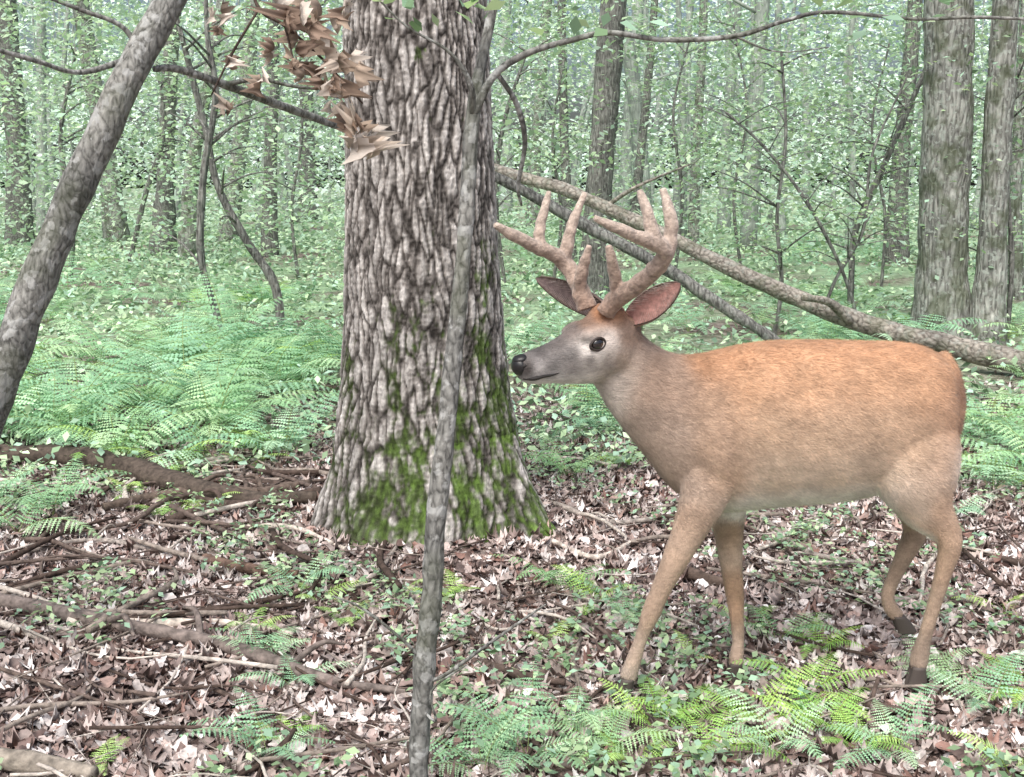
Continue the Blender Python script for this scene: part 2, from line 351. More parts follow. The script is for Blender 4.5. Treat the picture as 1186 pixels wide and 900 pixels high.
for i,z in enumerate(oz):
    low=math.exp(-max(z,0)/.28)
    fl=np.zeros(nth)
    for a,amp in lobes:
        d=np.abs((th-a+math.pi)%(2*math.pi)-math.pi); fl+=amp*np.exp(-(d/.28)**2)
    rr=Rb[i]+fl*low*1.1-.03*low
    for j in range(nth):
        ct,st=math.cos(th[j]),math.sin(th[j])
        q=Vector((ct*.33,st*.33,z))
        wx=noise.noise(Vector((ct*1.2,st*1.2,z*2.1)))*.05+noise.noise(Vector((ct*4,st*4,z*7)))*.018+noise.noise(Vector((ct*12,st*12,z*22)))*.007
        wz=.05*noise.noise(Vector((ct*9,st*9,z*5)))
        q2=Vector((q.x*31-st*wx*31,q.y*31+ct*wx*31,(z+wz)*6.8))
        dd,_=noise.voronoi(q2)
        e=min(max((dd[1]-dd[0])*3.2-.04,0),1.0)
        fine=noise.noise(Vector((q.x*95,q.y*95,z*30)))
        fi2=noise.noise(Vector((q.x*40,q.y*40,z*75)))
        fi3=noise.noise(Vector((q.x*200,q.y*200,z*90)))
        h=e**.8*(.8+.25*noise.noise(Vector((q.x*20,q.y*20,z*9))))+.22*fine+.2*fi2+.14*fi3
        rad=rr[j]*(1+.03*noise.noise(Vector((ct*1.5,st*1.5,z*1.1))))+.012*h-.006+.014*noise.noise(Vector((ct*6,st*6,z*9)))*low
        V[i,j]=(cx[i]+ct*rad,cy_[i]+st*rad,z)
        hh=max(0,min(1,h))
        c=dk+(md-dk)*min(1,hh*2) if hh<.5 else md+(lt-md)*(hh-.5)*2
        c=c*(1+.35*noise.noise(Vector((ct*5+7,st*5,z*4))))
        right=max(0,math.cos(th[j]+.65))
        mn=noise.noise(Vector((ct*3+3,st*3,z*4)))+.6*noise.noise(Vector((ct*9,st*9,z*14)))+.5*noise.noise(Vector((ct*26,st*26,z*40)))
        mz=(.6+.4*right-z)*1.3+mn*1.2-.2+(.25-.5*hh)
        pz=mn-.85+.25*(.5-hh)
        mk=max(0,min(1,mz*1.4)); mk=max(mk*.92,max(0,min(.7,pz*6)))
        if z<.05: mk*=max(0,(z+.03)/.08)
        mc=ms1+(ms2-ms1)*max(0,min(1,.12+right*.9*(1 if z<.45 else .25)*(.45+mn)+.5*fine))
        C[i,j]=c*(1-mk)+mc*mk
ob=MB(); ob.add(V.reshape(-1,3),[grid_f(len(oz),nth)],C.reshape(-1,3))
def leafq(pos,size,cols,flat=.5,tmpl=None):
    tv=np.array([(0,-.5,0),(.3,-.05,.05),(0,.5,-.04),(-.3,-.05,.05)]); tf=np.array([(0,1,2,3)])
    q=len(pos)
    return scatter(tv,tf,pos,rng.random(q)*6.283,rng.normal(0,flat,q),rng.normal(0,flat,q),size,cols)
greens=np.array([lin(*c) for c in [(156,184,147),(178,205,162),(142,172,146),(195,217,180),(168,202,178),(126,154,120)]])
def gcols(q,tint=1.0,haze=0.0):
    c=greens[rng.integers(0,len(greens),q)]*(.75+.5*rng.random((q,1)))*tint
    return c*(1-haze)+np.array(lin(206,230,218))*haze  # aerial haze painted into the leaf colour, pale blend by haze amount
def limbs_crown(mb,top,r,zlo,zhi,nl,nleaf,haze=0,spread=2.5,matb=0,matl=1,col=(.2,.2,.2),size=.12):
    for k in range(nl):
        t=random.random(); z=zlo+(zhi-zlo)*t; base=np.array([np.interp(z,[0,zhi],[top[0][0],top[1][0]]),np.interp(z,[0,zhi],[top[0][1],top[1][1]]),z])
        a=random.random()*6.28; L=spread*(1-.5*t)*random.uniform(.6,1.1)
        d=np.array([math.cos(a),math.sin(a),random.uniform(.2,.9)])
        e=base+d*L; m_=base+d*L*.5+np.array([0,0,-.12*L])
        V_,F_=tube([base,m_,e],[r*.35,r*.22,r*.06],8,6); mb.add(V_,F_,col,matb)
        q=nleaf//nl
        c=e*.6+m_*.4
        pos=c+rng.normal(0,1,(q,3))*np.array([.42,.42,.13])*L*.55
        V_,F_,C_=leafq(pos,size*(.7+.6*rng.random(q)),gcols(q,1,haze)); mb.add(V_,F_,C_,matl)
limbs_crown(ob,((-.34,4.42),(-.7,4.6)),.3,6.5,11.5,10,1600,0,2.6,0,1,md)
ob.build('oak_tree',[M_oak,M_leaf])

# ------------------------------------------------------------------ sapling & leaning tree & branches
def pix_tube(mb,pts,w,n=40,sides=10,rough=.15,rs=12,col=(.3,.3,.3),mat=0):
    w3=[P(a,b_,d) for a,b_,d in pts]
    r=[ww/2/FPX*(p_[1]*cp-(p_[2]-H)*sp) for ww,p_ in zip(w,w3)]
    V_,F_=tube(w3,r,n,sides,rough,rs); mb.add(V_,F_,col,mat); return w3
def sleaves(mb,pts,q,spread,size,mat=1,haze=0.0,tint=1.0):
    pts=spline(np.array(pts),60); pos=pts[rng.integers(0,60,q)]+rng.normal(0,spread,(q,3))
    V_,F_,C_=leafq(pos,size*(.6+.7*rng.random(q)),gcols(q,tint,haze),.45); mb.add(V_,F_,C_,mat)
sb=MB()
b0=G(484,935); b0[2]=-.05
w3=[b0]+[P(*a) for a in [(486,860,2.36),(492,770,2.36),(500,690,2.36),(504,610,2.37),(514,520,2.38),(522,440,2.4),(532,350,2.42),(541,240,2.44),(546,150,2.46),(556,80,2.48),(574,-10,2.52),(590,-140,2.6),(600,-400,2.8)]]
wr=[26,25,27,25,24,23,21,19,18,17,13,11,9,5]
V_,F_=tube(w3,[a/2/FPX*2.42 for a in wr],110,14,.2,16); sb.add(V_,F_)
br=pix_tube(sb,[(547,135,2.46),(572,88,2.45),(610,62,2.45),(660,47,2.45),(705,38,2.45),(770,46,2.42),(850,42,2.4),(910,24,2.4),(960,14,2.4),(1060,22,2.4),(1130,20,2.4),(1230,24,2.4)],[11,9,8,7,7,6,6,5,5,4,4,3],80,8)
pix_tube(sb,[(575,84,2.45),(598,120,2.5),(608,165,2.55),(600,215,2.6),(604,238,2.62)],[6,7,6,5,3],20,7)
pix_tube(sb,[(547,135,2.46),(545,98,2.42),(520,60,2.4),(470,30,2.38),(430,-10,2.35)],[8,7,4,3,2],20,6)
pix_tube(sb,[(492,790,2.36),(515,782,2.34),(560,750,2.32),(610,715,2.3),(632,700,2.28)],[6,5,4,3,2],16,6)
pix_tube(sb,[(490,765,2.36),(465,740,2.33),(420,705,2.3),(385,690,2.28)],[5,4,3,2],16,6)
pix_tube(sb,[(487,820,2.36),(505,835,2.3),(500,800,2.28),(540,770,2.26)],[4,3,3,2],16,6)
pix_tube(sb,[(850,42,2.4),(900,60,2.38),(960,55,2.36)],[3,2,1.5],12,5)
sleaves(sb,[P(440,0,2.35),P(520,-10,2.38),P(580,0,2.4)],26,.03,.05,1)
sleaves(sb,[P(620,60,2.44),P(700,30,2.44),P(780,30,2.4)],14,.035,.045,1)
sleaves(sb,[P(930,0,2.38),P(1050,0,2.4),P(1180,5,2.4)],22,.03,.045,1)
sb.build('maple_sapling',[M_sap,M_leaf])
lb=MB()
q0=G(-175,800); q0[2]=-.05
w3=[q0]+[P(*a) for a in [(-110,680,3.02),(-50,560,3.04),(5,425,3.06),(38,340,3.08),(75,250,3.1),(112,170,3.12),(145,95,3.15),(178,35,3.2),(215,-30,3.25),(300,-160,3.4),(420,-420,3.7)]]
V_,F_=tube(w3,[a/2/FPX*3.1 for a in [64,58,52,44,41,38,37,36,35,34,30,15]],110,18,.16,11); lb.add(V_,F_)
pix_tube(lb,[(165,62,3.2),(140,30,3.15),(95,12,3.1),(50,-5,3.05)],[9,6,5,4],18,7)
pix_tube(lb,[(140,72,3.2),(90,84,3.1),(40,70,3.0),(-30,50,2.9)],[8,6,6,5],18,7)
pix_tube(lb,[(178,80,3.2),(205,80,3.25),(260,98,3.4),(330,124,3.7),(408,152,4.05)],[7,9,10,10,9],30,8)
pix_tube(lb,[(260,98,3.4),(300,92,3.45),(340,100,3.5),(380,104,3.5)],[6,5,4,3],14,6)
sleaves(lb,[P(0,-10,3),P(100,5,3.1)],16,.05,.05,1)
lb.build('leaning_tree',[M_sap,M_leaf])
# dried leaf cluster
dl=MB()
pix_tube(dl,[(285,-40,3.3),(300,10,3.3),(330,30,3.32),(375,70,3.35),(420,120,3.38)],[5,4,4,3,2],20,6,col=cd)
pix_tube(dl,[(300,10,3.3),(270,60,3.3),(245,110,3.3)],[3,3,2],14,5,col=cd)
pix_tube(dl,[(330,30,3.32),(345,90,3.32)],[3,2],8,5,col=cd)
hang=[(258,10,18),(246,24,15),(272,80,18),(262,118,15),(318,66,18),(330,20,24),(350,40,22),(372,45,25),(365,88,22),(385,65,24),(392,110,22),(414,150,28),(418,182,28),(402,95,22),(312,100,16),(395,20,24),(340,70,18),(378,15,24),(425,165,24),(356,10,24),(410,130,26),(380,95,22),(400,60,22)]
for k,(a,b_,s_) in enumerate(hang):
    for rep in range(3):
        tv,tf=leaf_t(random.uniform(.16,.26),random.choice([5,-6,7]),random.choice([1.8,-2.2,1.2]),random.uniform(.1,.25))
        c=lin(*random.choice([(206,192,178),(186,168,152),(222,212,202),(160,140,126)]))
        V_,F_,C_=scatter(tv,tf,np.array([P(a+random.uniform(-12,12),b_+random.uniform(-14,14),3.3+random.uniform(-.06,.08))]),np.array([random.random()*6.28]),np.array([math.pi/2+random.uniform(-.5,.5)]),np.array([random.uniform(-.7,.7)]),np.array([s_*random.uniform(.7,1.3)/FPX*3.3]),np.array([c]))
        dl.add(V_,F_,C_,1)
dl.build('dried_leaf_branch',[M_stick,M_dry])

# ------------------------------------------------------------------ leaning fallen logs behind the deer
fb=MB()
pix_tube(fb,[(470,165,10.2),(565,195,9.9),(660,222,9.6),(760,268,9.3),(850,312,9.0),(930,348,8.8),(1010,378,8.6),(1100,400,8.3),(1190,422,8.0),(1330,455,7.6)],[12,14,15,16,18,20,23,25,27,29],90,14,.25,5)
pix_tube(fb,[(985,372,8.62),(960,350,8.5),(930,345,8.3)],[12,10,7],12,8)
pix_tube(fb,[(700,240,9.5),(740,215,9.3),(800,190,9.1)],[6,4,2],12,6)
fb.build('fallen_tree',[M_log])
fb=MB()
pix_tube(fb,[(540,190,8.9),(600,218,8.9),(680,262,8.8),(760,305,8.7),(830,350,8.6),(895,393,8.5),(935,425,8.4)],[13,13,14,14,14,13,11],60,12,.25,6)
fb.build('fallen_tree',[M_bark_dk])

# ------------------------------------------------------------------ standing trees
def tree(name,pix,w,mat,H_=13,crown=900,haze=.15,extra=(),spread=2.5,sides=14,rough=.12):
    base=G(*pix[0]); D=base[1]; base[2]=float(gz(base[0],base[1]))-.1
    pts=[base]+[P(a,b_,D) for a,b_ in pix[1:]]
    rad=[ww/2/FPX*math.hypot(D,.8) for ww in w]
    mb=MB()
    last=pts[-1]; d=(pts[-1]-pts[-2]); d/=np.linalg.norm(d)
    k=(H_-last[2])/max(d[2],.3); top=last+d*k
    top[0]=last[0]+np.clip(top[0]-last[0],-3,3)
    pts2=pts+[last*.5+top*.5,top]; rad2=list(rad)+[rad[-1]*.75,rad[-1]*.2]
    rad2[0]*=1.3
    V_,F_=tube(pts2,rad2,70,sides,rough,4); mb.add(V_,F_)
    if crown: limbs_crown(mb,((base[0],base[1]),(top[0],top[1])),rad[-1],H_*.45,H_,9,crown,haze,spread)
    mb.build(name,[mat,M_leaf])
tree('maple_tree',[(1090,398),(1092,300),(1096,150),(1100,-20)],[60,56,56,52],M_bark,14,1200,.1)
tree('maple_tree',[(1142,402),(1148,300),(1156,150),(1166,-20)],[38,34,31,28],M_bark,13,800,.1)
tree('beech_tree',[(688,345),(694,220),(703,100),(712,-20)],[34,30,30,29],M_bark_dk,14,800,.1)
tree('beech_tree',[(22,280),(20,180),(12,80),(5,-20)],[26,24,23,22],M_bark_dk,14,800,.2)
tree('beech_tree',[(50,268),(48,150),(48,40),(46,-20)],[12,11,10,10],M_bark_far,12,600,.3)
tree('beech_tree',[(135,276),(125,190),(108,100),(90,-20)],[24,20,19,18],M_bark,14,800,.2)
tree('beech_tree',[(188,292),(192,200),(196,100),(203,-20)],[25,19,17,16],M_bark_dk,13,700,.2)
tree('beech_tree',[(216,300),(222,200),(238,110),(262,-20)],[18,16,14,12],M_bark,12,600,.25)
tree('beech_tree',[(262,280),(275,190),(285,100),(296,-20)],[20,18,17,15],M_bark,13,600,.25)
tree('beech_tree',[(312,300),(313,200),(316,100),(318,-20)],[17,15,14,13],M_bark_dk,13,600,.2)
tree('beech_tree',[(357,258),(356,180),(355,90),(356,-20)],[20,17,16,15],M_bark_dk,14,700,.25)
tree('beech_tree',[(662,300),(655,200),(652,100),(650,-20)],[12,11,10,9],M_bark_dk,12,500,.3)
tree('beech_tree',[(618,262),(620,180),(628,80),(635,-20)],[15,13,12,11],M_bark,13,500,.3)
tree('beech_tree',[(730,290),(742,180),(752,80),(760,-20)],[11,10,9,8],M_bark_dk,12,500,.25)
tree('beech_tree',[(803,280),(806,180),(812,80),(816,-20)],[11,10,10,9],M_bark,12,500,.3)
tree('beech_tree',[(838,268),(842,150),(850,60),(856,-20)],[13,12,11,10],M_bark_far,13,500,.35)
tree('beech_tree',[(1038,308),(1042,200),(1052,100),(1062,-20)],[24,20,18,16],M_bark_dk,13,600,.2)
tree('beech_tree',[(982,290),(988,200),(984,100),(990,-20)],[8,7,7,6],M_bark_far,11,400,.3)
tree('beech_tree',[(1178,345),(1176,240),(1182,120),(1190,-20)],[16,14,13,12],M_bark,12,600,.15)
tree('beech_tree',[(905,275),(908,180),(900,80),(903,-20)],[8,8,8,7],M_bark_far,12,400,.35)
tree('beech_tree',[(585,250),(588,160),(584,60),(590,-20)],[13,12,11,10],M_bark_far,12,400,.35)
def sapl(name,pts,w,haze=.05,leaves=120,D=None,size=.06,mat=None):
    b=G(*pts[0]); D=D or b[1]
    mb=MB(); pp=[b-np.array([0,0,.05])]+[P(a,c,D) for a,c in pts[1:]]
    V_,F_=tube(pp,[x/2/FPX*D for x in w],50,8,.2,6); mb.add(V_,F_)
    q=leaves; s_=spline(np.array(pp),50)
    for k in range(11):
        c=s_[random.randrange(14,50)]; a=random.random()*6.28; L=random.uniform(.3,.9)
        e=c+np.array([math.cos(a)*L,math.sin(a)*L,random.uniform(0,.4)])
        V_,F_=tube([c,(c+e)/2+np.array([0,0,.05]),e],[w[-1]/2.4/FPX*D,w[-1]/3.5/FPX*D,.002],8,5); mb.add(V_,F_)
        pos=e+rng.normal(0,1,(q//9+1,3))*np.array([.28,.28,.06])
        V_,F_,C_=leafq(pos,size*(.7+.6*rng.random(len(pos))),gcols(len(pos),1,haze),.35); mb.add(V_,F_,C_,1)
    mb.build(name,[mat or M_bark_dk,M_leaf])
sapl('crooked_sapling',[(268,408),(245,345),(232,290),(236,200),(250,110),(240,40),(238,-60)],[8,8,9,9,8,6,4])
sapl('crooked_sapling',[(326,385),(318,330),(285,278),(252,215),(238,150),(215,60),(190,-40)],[11,11,10,9,8,7,4])
sapl('crooked_sapling',[(985,372),(986,320),(990,270),(1020,200),(1055,120),(1080,60)],[7,7,7,7,6,3],leaves=260)
sapl('crooked_sapling',[(1000,400),(985,340),(960,280),(925,220),(880,165),(840,130)],[4,4,4,4,3,2],leaves=260)
sapl('crooked_sapling',[(940,400),(965,330),(1000,265),(1010,180),(1050,90)],[4,4,4,3,2],leaves=260)
sapl('crooked_sapling',[(895,395),(905,330),(900,250),(910,160),(905,60)],[5,5,4,4,3],leaves=340)
sapl('crooked_sapling',[(1165,400),(1172,300),(1165,180),(1180,80)],[6,6,5,3],leaves=260)
sapl('crooked_sapling',[(80,330),(84,250),(70,160),(88,60)],[6,6,5,3],leaves=300)
sapl('crooked_sapling',[(585,330),(575,240),(582,150),(610,60)],[5,5,5,3],leaves=260)
sapl('crooked_sapling',[(150,300),(170,220),(190,150),(180,60)],[6,6,5,3],leaves=300)
sapl('crooked_sapling',[(780,330),(790,230),(780,130),(800,40)],[4,4,3,2],leaves=340)
sapl('crooked_sapling',[(860,320),(850,230),(865,130),(850,30)],[4,4,3,2],leaves=340)
sapl('crooked_sapling',[(345,320),(338,240),(350,150),(340,40)],[4,4,3,2],leaves=340)
sapl('crooked_sapling',[(640,330),(650,250),(640,160),(655,60)],[4,4,3,2],leaves=300)
sapl('crooked_sapling',[(1020,340),(1025,250),(1010,150),(1030,50)],[4,4,3,2],leaves=340)

# distant trees: one mass
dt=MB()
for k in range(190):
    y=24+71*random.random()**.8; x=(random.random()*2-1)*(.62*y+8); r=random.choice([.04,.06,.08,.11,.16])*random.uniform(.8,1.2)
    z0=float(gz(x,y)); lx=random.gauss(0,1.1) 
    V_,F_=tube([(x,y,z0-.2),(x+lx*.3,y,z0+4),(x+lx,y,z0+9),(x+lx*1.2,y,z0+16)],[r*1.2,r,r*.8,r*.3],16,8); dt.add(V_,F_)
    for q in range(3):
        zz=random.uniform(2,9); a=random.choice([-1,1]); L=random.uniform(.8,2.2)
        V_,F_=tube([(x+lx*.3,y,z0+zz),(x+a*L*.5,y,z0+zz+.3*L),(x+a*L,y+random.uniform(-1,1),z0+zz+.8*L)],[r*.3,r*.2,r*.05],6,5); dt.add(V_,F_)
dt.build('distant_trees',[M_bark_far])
# ------------------------------------------------------------------ foliage masses
fo=MB()
def sprays(mb,ns,per,ylo,yhi,zlo,zhi,size,haze,rad,ypow=1.0):
    y=ylo+(yhi-ylo)*rng.random(ns)**ypow; x=(rng.random(ns)*2-1)*(.55*y+3); z=zlo+(zhi-zlo)*rng.random(ns)
    c=np.column_stack([x,y,z+gz(x,y)])
    pos=np.repeat(c,per,axis=0)+rng.normal(0,1,(ns*per,3))*np.array([rad,rad,rad*.25])
    pos[:,2]=np.maximum(pos[:,2],gz(pos[:,0],pos[:,1])+.05)
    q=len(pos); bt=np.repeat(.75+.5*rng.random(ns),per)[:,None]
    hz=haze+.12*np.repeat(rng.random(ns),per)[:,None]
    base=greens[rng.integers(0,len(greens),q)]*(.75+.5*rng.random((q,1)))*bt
    cols=base*(1-hz)+np.array(lin(220,238,230))*hz  # spray leaves blended to a pale tone: painted aerial perspective
    V_,F_,C_=leafq(pos,size*(.7+.6*rng.random(q)),cols,.45); mb.add(V_,F_,C_)
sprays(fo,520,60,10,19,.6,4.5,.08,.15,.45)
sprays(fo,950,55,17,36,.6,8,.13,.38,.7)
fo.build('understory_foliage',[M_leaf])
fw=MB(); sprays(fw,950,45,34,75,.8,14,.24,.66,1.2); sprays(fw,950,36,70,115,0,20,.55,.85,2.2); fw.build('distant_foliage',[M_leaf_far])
gcv=MB()
q=90000
y=5.2+50*rng.random(q)**2.0; x=(rng.random(q)*2-1)*(.55*y+2)
keep=(np.hypot(x+.33,y-4.42)>.7)&(rng.random(q)<np.clip((y-4.8)/2.0,0.05,1))
cl=np.sin(x*1.1+np.sin(y*.9)*2)*np.sin(y*.8+np.sin(x*.7)*2)
keep&=rng.random(q)<(.62+.45*cl)
x,y=x[keep],y[keep]; q=len(x)
pos=np.column_stack([x,y,gz(x,y)+.02+(.05+.2*rng.random(q))*rng.random(q)])
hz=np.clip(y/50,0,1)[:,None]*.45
c=greens[rng.integers(0,len(greens),q)]*(.75+.6*rng.random((q,1))); c=c*(1-hz)+lin(206,230,212)*hz  # paler with distance, haze put into the vertex colours
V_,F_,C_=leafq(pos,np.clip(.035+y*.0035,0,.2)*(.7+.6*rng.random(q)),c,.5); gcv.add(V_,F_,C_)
gcv.build('ground_cover',[M_leaf_far])

# ------------------------------------------------------------------ ferns
def fern_mesh(name,nf,L0,seed,mat,arch=1.0):
    rnd=random.Random(seed); mb=MB()
    for f in range(nf):
        a=f/nf*6.283+rnd.uniform(-.5,.5); L=L0*rnd.uniform(.7,1.15); el=rnd.uniform(.75,1.3)*arch
        n=22; t=np.linspace(0,1,n)
        ang=el-(el+rnd.uniform(.05,.6))*t**1.1
        ds=L/(n-1); hx=np.concatenate([[0],np.cumsum(np.cos(ang[:-1])*ds)]); hz_=np.concatenate([[0],np.cumsum(np.sin(ang[:-1])*ds)])
        dirh=np.array([math.cos(a),math.sin(a),0]); sd=np.array([-math.sin(a),math.cos(a),0])
        bow=rnd.uniform(-.12,.12)
        c=hx[:,None]*dirh+hz_[:,None]*np.array([0,0,1])+(t**2*bow*L)[:,None]*sd
        V_,F_=tube(c,np.linspace(.0028,.0008,n),n,4); mb.add(V_,F_,lin(150,168,110))
        tn=np.cos(ang)[:,None]*dirh+np.sin(ang)[:,None]*np.array([0,0,1]); up=np.cross(tn,sd)
        tip=np.array(lin(*rnd.choice([(166,208,162),(186,220,176),(150,192,150)])))
        for i in range(4,n):
            u0=(i-4)/(n-4)
            pl=L*.32*(1-u0)**.9*min(1,.65+u0*3)*rnd.uniform(.85,1.1)+.004
            for s_ in (-1,1):
                if rnd.random()<.04: continue
                d=sd*s_*.93+tn[i]*rnd.uniform(.3,.5)+np.array([0,0,-.14+rnd.uniform(-.12,.12)]); d/=np.linalg.norm(d)
                w=np.cross(d,up[i]); w/=np.linalg.norm(w)
                m_=7; us=np.linspace(0,1,m_+1)
                mid=c[i]+d*(pl*us)[:,None]-np.array([0,0,1])*(.18*pl*us*us)[:,None]
                verts=list(mid); tris=[]
                for k in range(m_):
                    um=(k+.75)/m_; ln=ds*.58*(1-um)**.7*(.6 if k==0 else 1)
                    pk=mid[k]*.25+mid[k+1]*.75
                    for s2 in (-1,1):
                        verts.append(pk+w*s2*ln+np.array([0,0,-.25*ln])); tris.append((k,k+1,len(verts)-1))
                mb.add(np.array(verts),[np.array(tris)],tip*rnd.uniform(.8,1.2))
    ob_=mb.build(name,[mat],False); me=ob_.data; bpy.data.objects.remove(ob_); return me
def fern_mat(name,a,b_):
    m,nt,out=newmat(name)
    oi=N(nt,'ShaderNodeObjectInfo'); at=N(nt,'ShaderNodeAttribute',attribute_name='Col')
    r=ramp(nt,[(0,a),(1,b_)]); nt.links.new(oi.outputs['Random'],r.inputs[0])
    col=mixc(nt,at.outputs['Color'],r.outputs[0],1.0,'MULTIPLY')
    d=N(nt,'ShaderNodeBsdfDiffuse'); t=N(nt,'ShaderNodeBsdfTranslucent'); mx=N(nt,'ShaderNodeMixShader'); mx.inputs[0].default_value=.25
    nt.links.new(col,d.inputs[0]); nt.links.new(col,t.inputs[0]); nt.links.new(d.outputs[0],mx.inputs[1]); nt.links.new(t.outputs[0],mx.inputs[2]); nt.links.new(mx.outputs[0],out.inputs[0])
    return m
Mf1=fern_mat('fern_green',(.98,.98,.85),(1.08,1.1,1.25)); Mf2=fern_mat('fern_bright',(.98,1.05,.48),(1.15,1.15,.7))
fA=[fern_mesh('fern_%d'%i,[7,5,6,4][i],.68,i+3,Mf1) for i in range(4)]
fB=[fern_mesh('fern_b%d'%i,[5,6,4][i],.42,i+20,Mf2,.85) for i in range(3)]
fp=empty('fern_patch')
def fern(x,y,s,ms,parent=None,nm='frond_clump'):
    o=bpy.data.objects.new(nm,random.choice(ms)); scene.collection.objects.link(o)
    o.location=(x,y,float(gz(x,y))); o.rotation_euler=(random.uniform(-.15,.15),random.uniform(-.15,.15),random.random()*6.28); o.scale=(s,s,s*random.uniform(.85,1.15)); o.parent=parent
def region(n,x0,x1,y0,y1,s0,s1):
    for k in range(n):
        x=random.uniform(x0,x1); y=random.uniform(y0,y1)
        if math.hypot(x+.33,y-4.42)<.9: continue
        fern(x,y,random.uniform(s0,s1),fA if random.random()<.75 else fB,fp)
region(16,-3.6,-1.0,5.3,6.3,.8,1.15); region(52,-4.6,-.9,5.9,9,.85,1.35); region(44,-7,-.5,8.5,14,.8,1.3)
region(30,-.1,3.2,5.7,10,.55,.95); region(16,2.3,4.2,5.0,6.4,.65,.95); region(14,2.6,5.5,6.4,8.0,.4,.6); region(20,2.3,6,9,11,.7,1.0); region(34,1,9,9.5,15,.6,1.0); region(30,-12,10,14,24,.8,1.2)
for (a,b_,s_,k) in [(610,880,.42,0),(560,900,.4,0),(665,850,.36,0),(700,875,.33,0),(760,840,.5,1),(800,825,.45,1),(880,830,.62,1),(940,795,.62,1),(960,840,.5,1),(830,865,.5,1),(900,875,.4,0),(725,885,.4,1),(690,700,.5,1),(650,690,.4,0),(370,700,.45,1),(345,690,.4,0),(400,720,.35,1),(300,770,.35,0),(340,800,.3,0),(290,735,.35,1),(20,620,.6,0),(60,600,.55,0),(-10,590,.65,0),(190,600,.55,1),(240,590,.45,1),(150,575,.5,1),(1150,570,.8,0),(1185,540,.9,0),(1120,545,.6,1),(1100,600,.4,0),(1110,800,.35,0),(1150,820,.38,0),(1185,800,.45,1),(1080,780,.3,0),(505,700,.35,1),(530,695,.35,1),(470,690,.3,1),(310,880,.35,0),(330,860,.35,1),(900,740,.4,0),(945,750,.4,1),(870,720,.35,1),(1170,895,.4,1),(110,895,.3,1),(720,720,.3,0),(1160,710,.4,1),(60,520,.9,0),(140,515,.9,0),(330,530,.8,0),(250,535,.8,0),(290,540,.6,1),(660,560,.5,0),(720,545,.45,1),(640,520,.5,0),(700,510,.5,0),(640,740,.35,1),(800,760,.3,1),(990,860,.45,1),(1040,870,.35,0)]:
    q_=G(a,b_); fern(q_[0],q_[1],s_,fB if k else fA,fp)
# sprinkled seedlings
sd_=MB(); q=4200
y=1.8+4.8*rng.random(q); x=(rng.random(q)*2-1)*(.55*y+.3)
cl=np.sin(x*3.1+1)*np.sin(y*2.7)+.5*np.sin(x*7+y*5)
k_=(cl>0)&(np.hypot(x+.33,y-4.42)>.6); x,y=x[k_],y[k_]; q=len(x)
per=6; ctr=np.column_stack([x,y,gz(x,y)+.045+.05*rng.random(q)])
pos=np.repeat(ctr,per,axis=0)+rng.normal(0,1,(q*per,3))*np.array([.028,.028,.012])
V_,F_,C_=leafq(pos,.016+.022*rng.random(len(pos)),gcols(len(pos)),.35); sd_.add(V_,F_,C_)
sd_.build('seedlings',[M_leaf])

# ------------------------------------------------------------------ DEER
deer=empty('white_tailed_deer')
D0=3.0
raw=MB()
def sec(t,b_,hw,D=D0):
    a=P(*t,D); c=P(*b_,D); return ((a+c)/2,(a-c)/2,np.array([0,hw,0]))
torso=[sec((790,470),(782,510),.02),sec((796,440),(788,555),.075),sec((815,412),(804,586),.112),sec((845,402),(840,592),.138),sec((880,396),(880,588),.16),sec((920,394),(922,584),.178),sec((960,394),(962,580),.184),sec((1000,395),(1003,574),.175),sec((1040,396),(1043,560),.16),sec((1070,401),(1072,545),.14),sec((1090,413),(1090,525),.11),sec((1103,434),(1102,500),.06)]
raw.add(*loft(torso,60,36,.06))
def dsec(t,b_,hw,d): return sec(t,b_,hw,d)
neck=[dsec((880,420),(850,560),.10,3.0),dsec((845,404),(808,582),.13,3.0),dsec((812,409),(776,564),.117,2.99),dsec((786,410),(748,530),.098,2.98),dsec((764,402),(724,500),.083,2.965),dsec((745,388),(702,470),.071,2.95),dsec((728,372),(688,446),.062,2.94),dsec((712,362),(675,436),.055,2.93)]
raw.add(*loft(neck,46,30,.0))
# head frame
hb=P(722,386,2.945); hn=P(602,427,2.80)
hx_=hn-hb; HL=np.linalg.norm(hx_); hx_/=HL
hs=np.cross(np.array([0,0,1.]),hx_); hs/=np.linalg.norm(hs)
if hs[1]>0: hs=-hs
hu=np.cross(hx_,hs); 
if hu[2]<0: hu=-hu
def Hd(t,u,s_): return hb+hx_*HL*t+hu*u+hs*s_
hsec=[]
for t,u,d,w in [(-.12,.045,.05,.035),(.0,.066,.075,.058),(.16,.076,.100,.068),(.32,.072,.106,.070),(.46,.060,.098,.060),(.60,.047,.084,.047),(.74,.040,.068,.040),(.86,.037,.058,.038),(.95,.035,.048,.036),(1.01,.026,.032,.028),(1.03,.010,.012,.012)]:
    top=Hd(t,u,0); bot=Hd(t,-d,0); hsec.append(((top+bot)/2,(top-bot)/2,hs*w))
raw.add(*loft(hsec,44,28,.12))
for s_ in (-1,1):
    raw.add(*ellipsoid(Hd(.36,.042,s_*.048),np.array([hx_*.045,hs*.022,hu*.020])))
    raw.add(*ellipsoid(Hd(.20,-.03,s_*.037),np.array([hx_*.07,hs*.036,hu*.055])))
    raw.add(*tube([Hd(.12,.045,s_*.032),Hd(.10,.088,s_*.042)],[.030,.024],6,12))
raw.add(*ellipsoid(Hd(.14,.075,0),np.array([hx_*.05,hs*.04,hu*.022])))
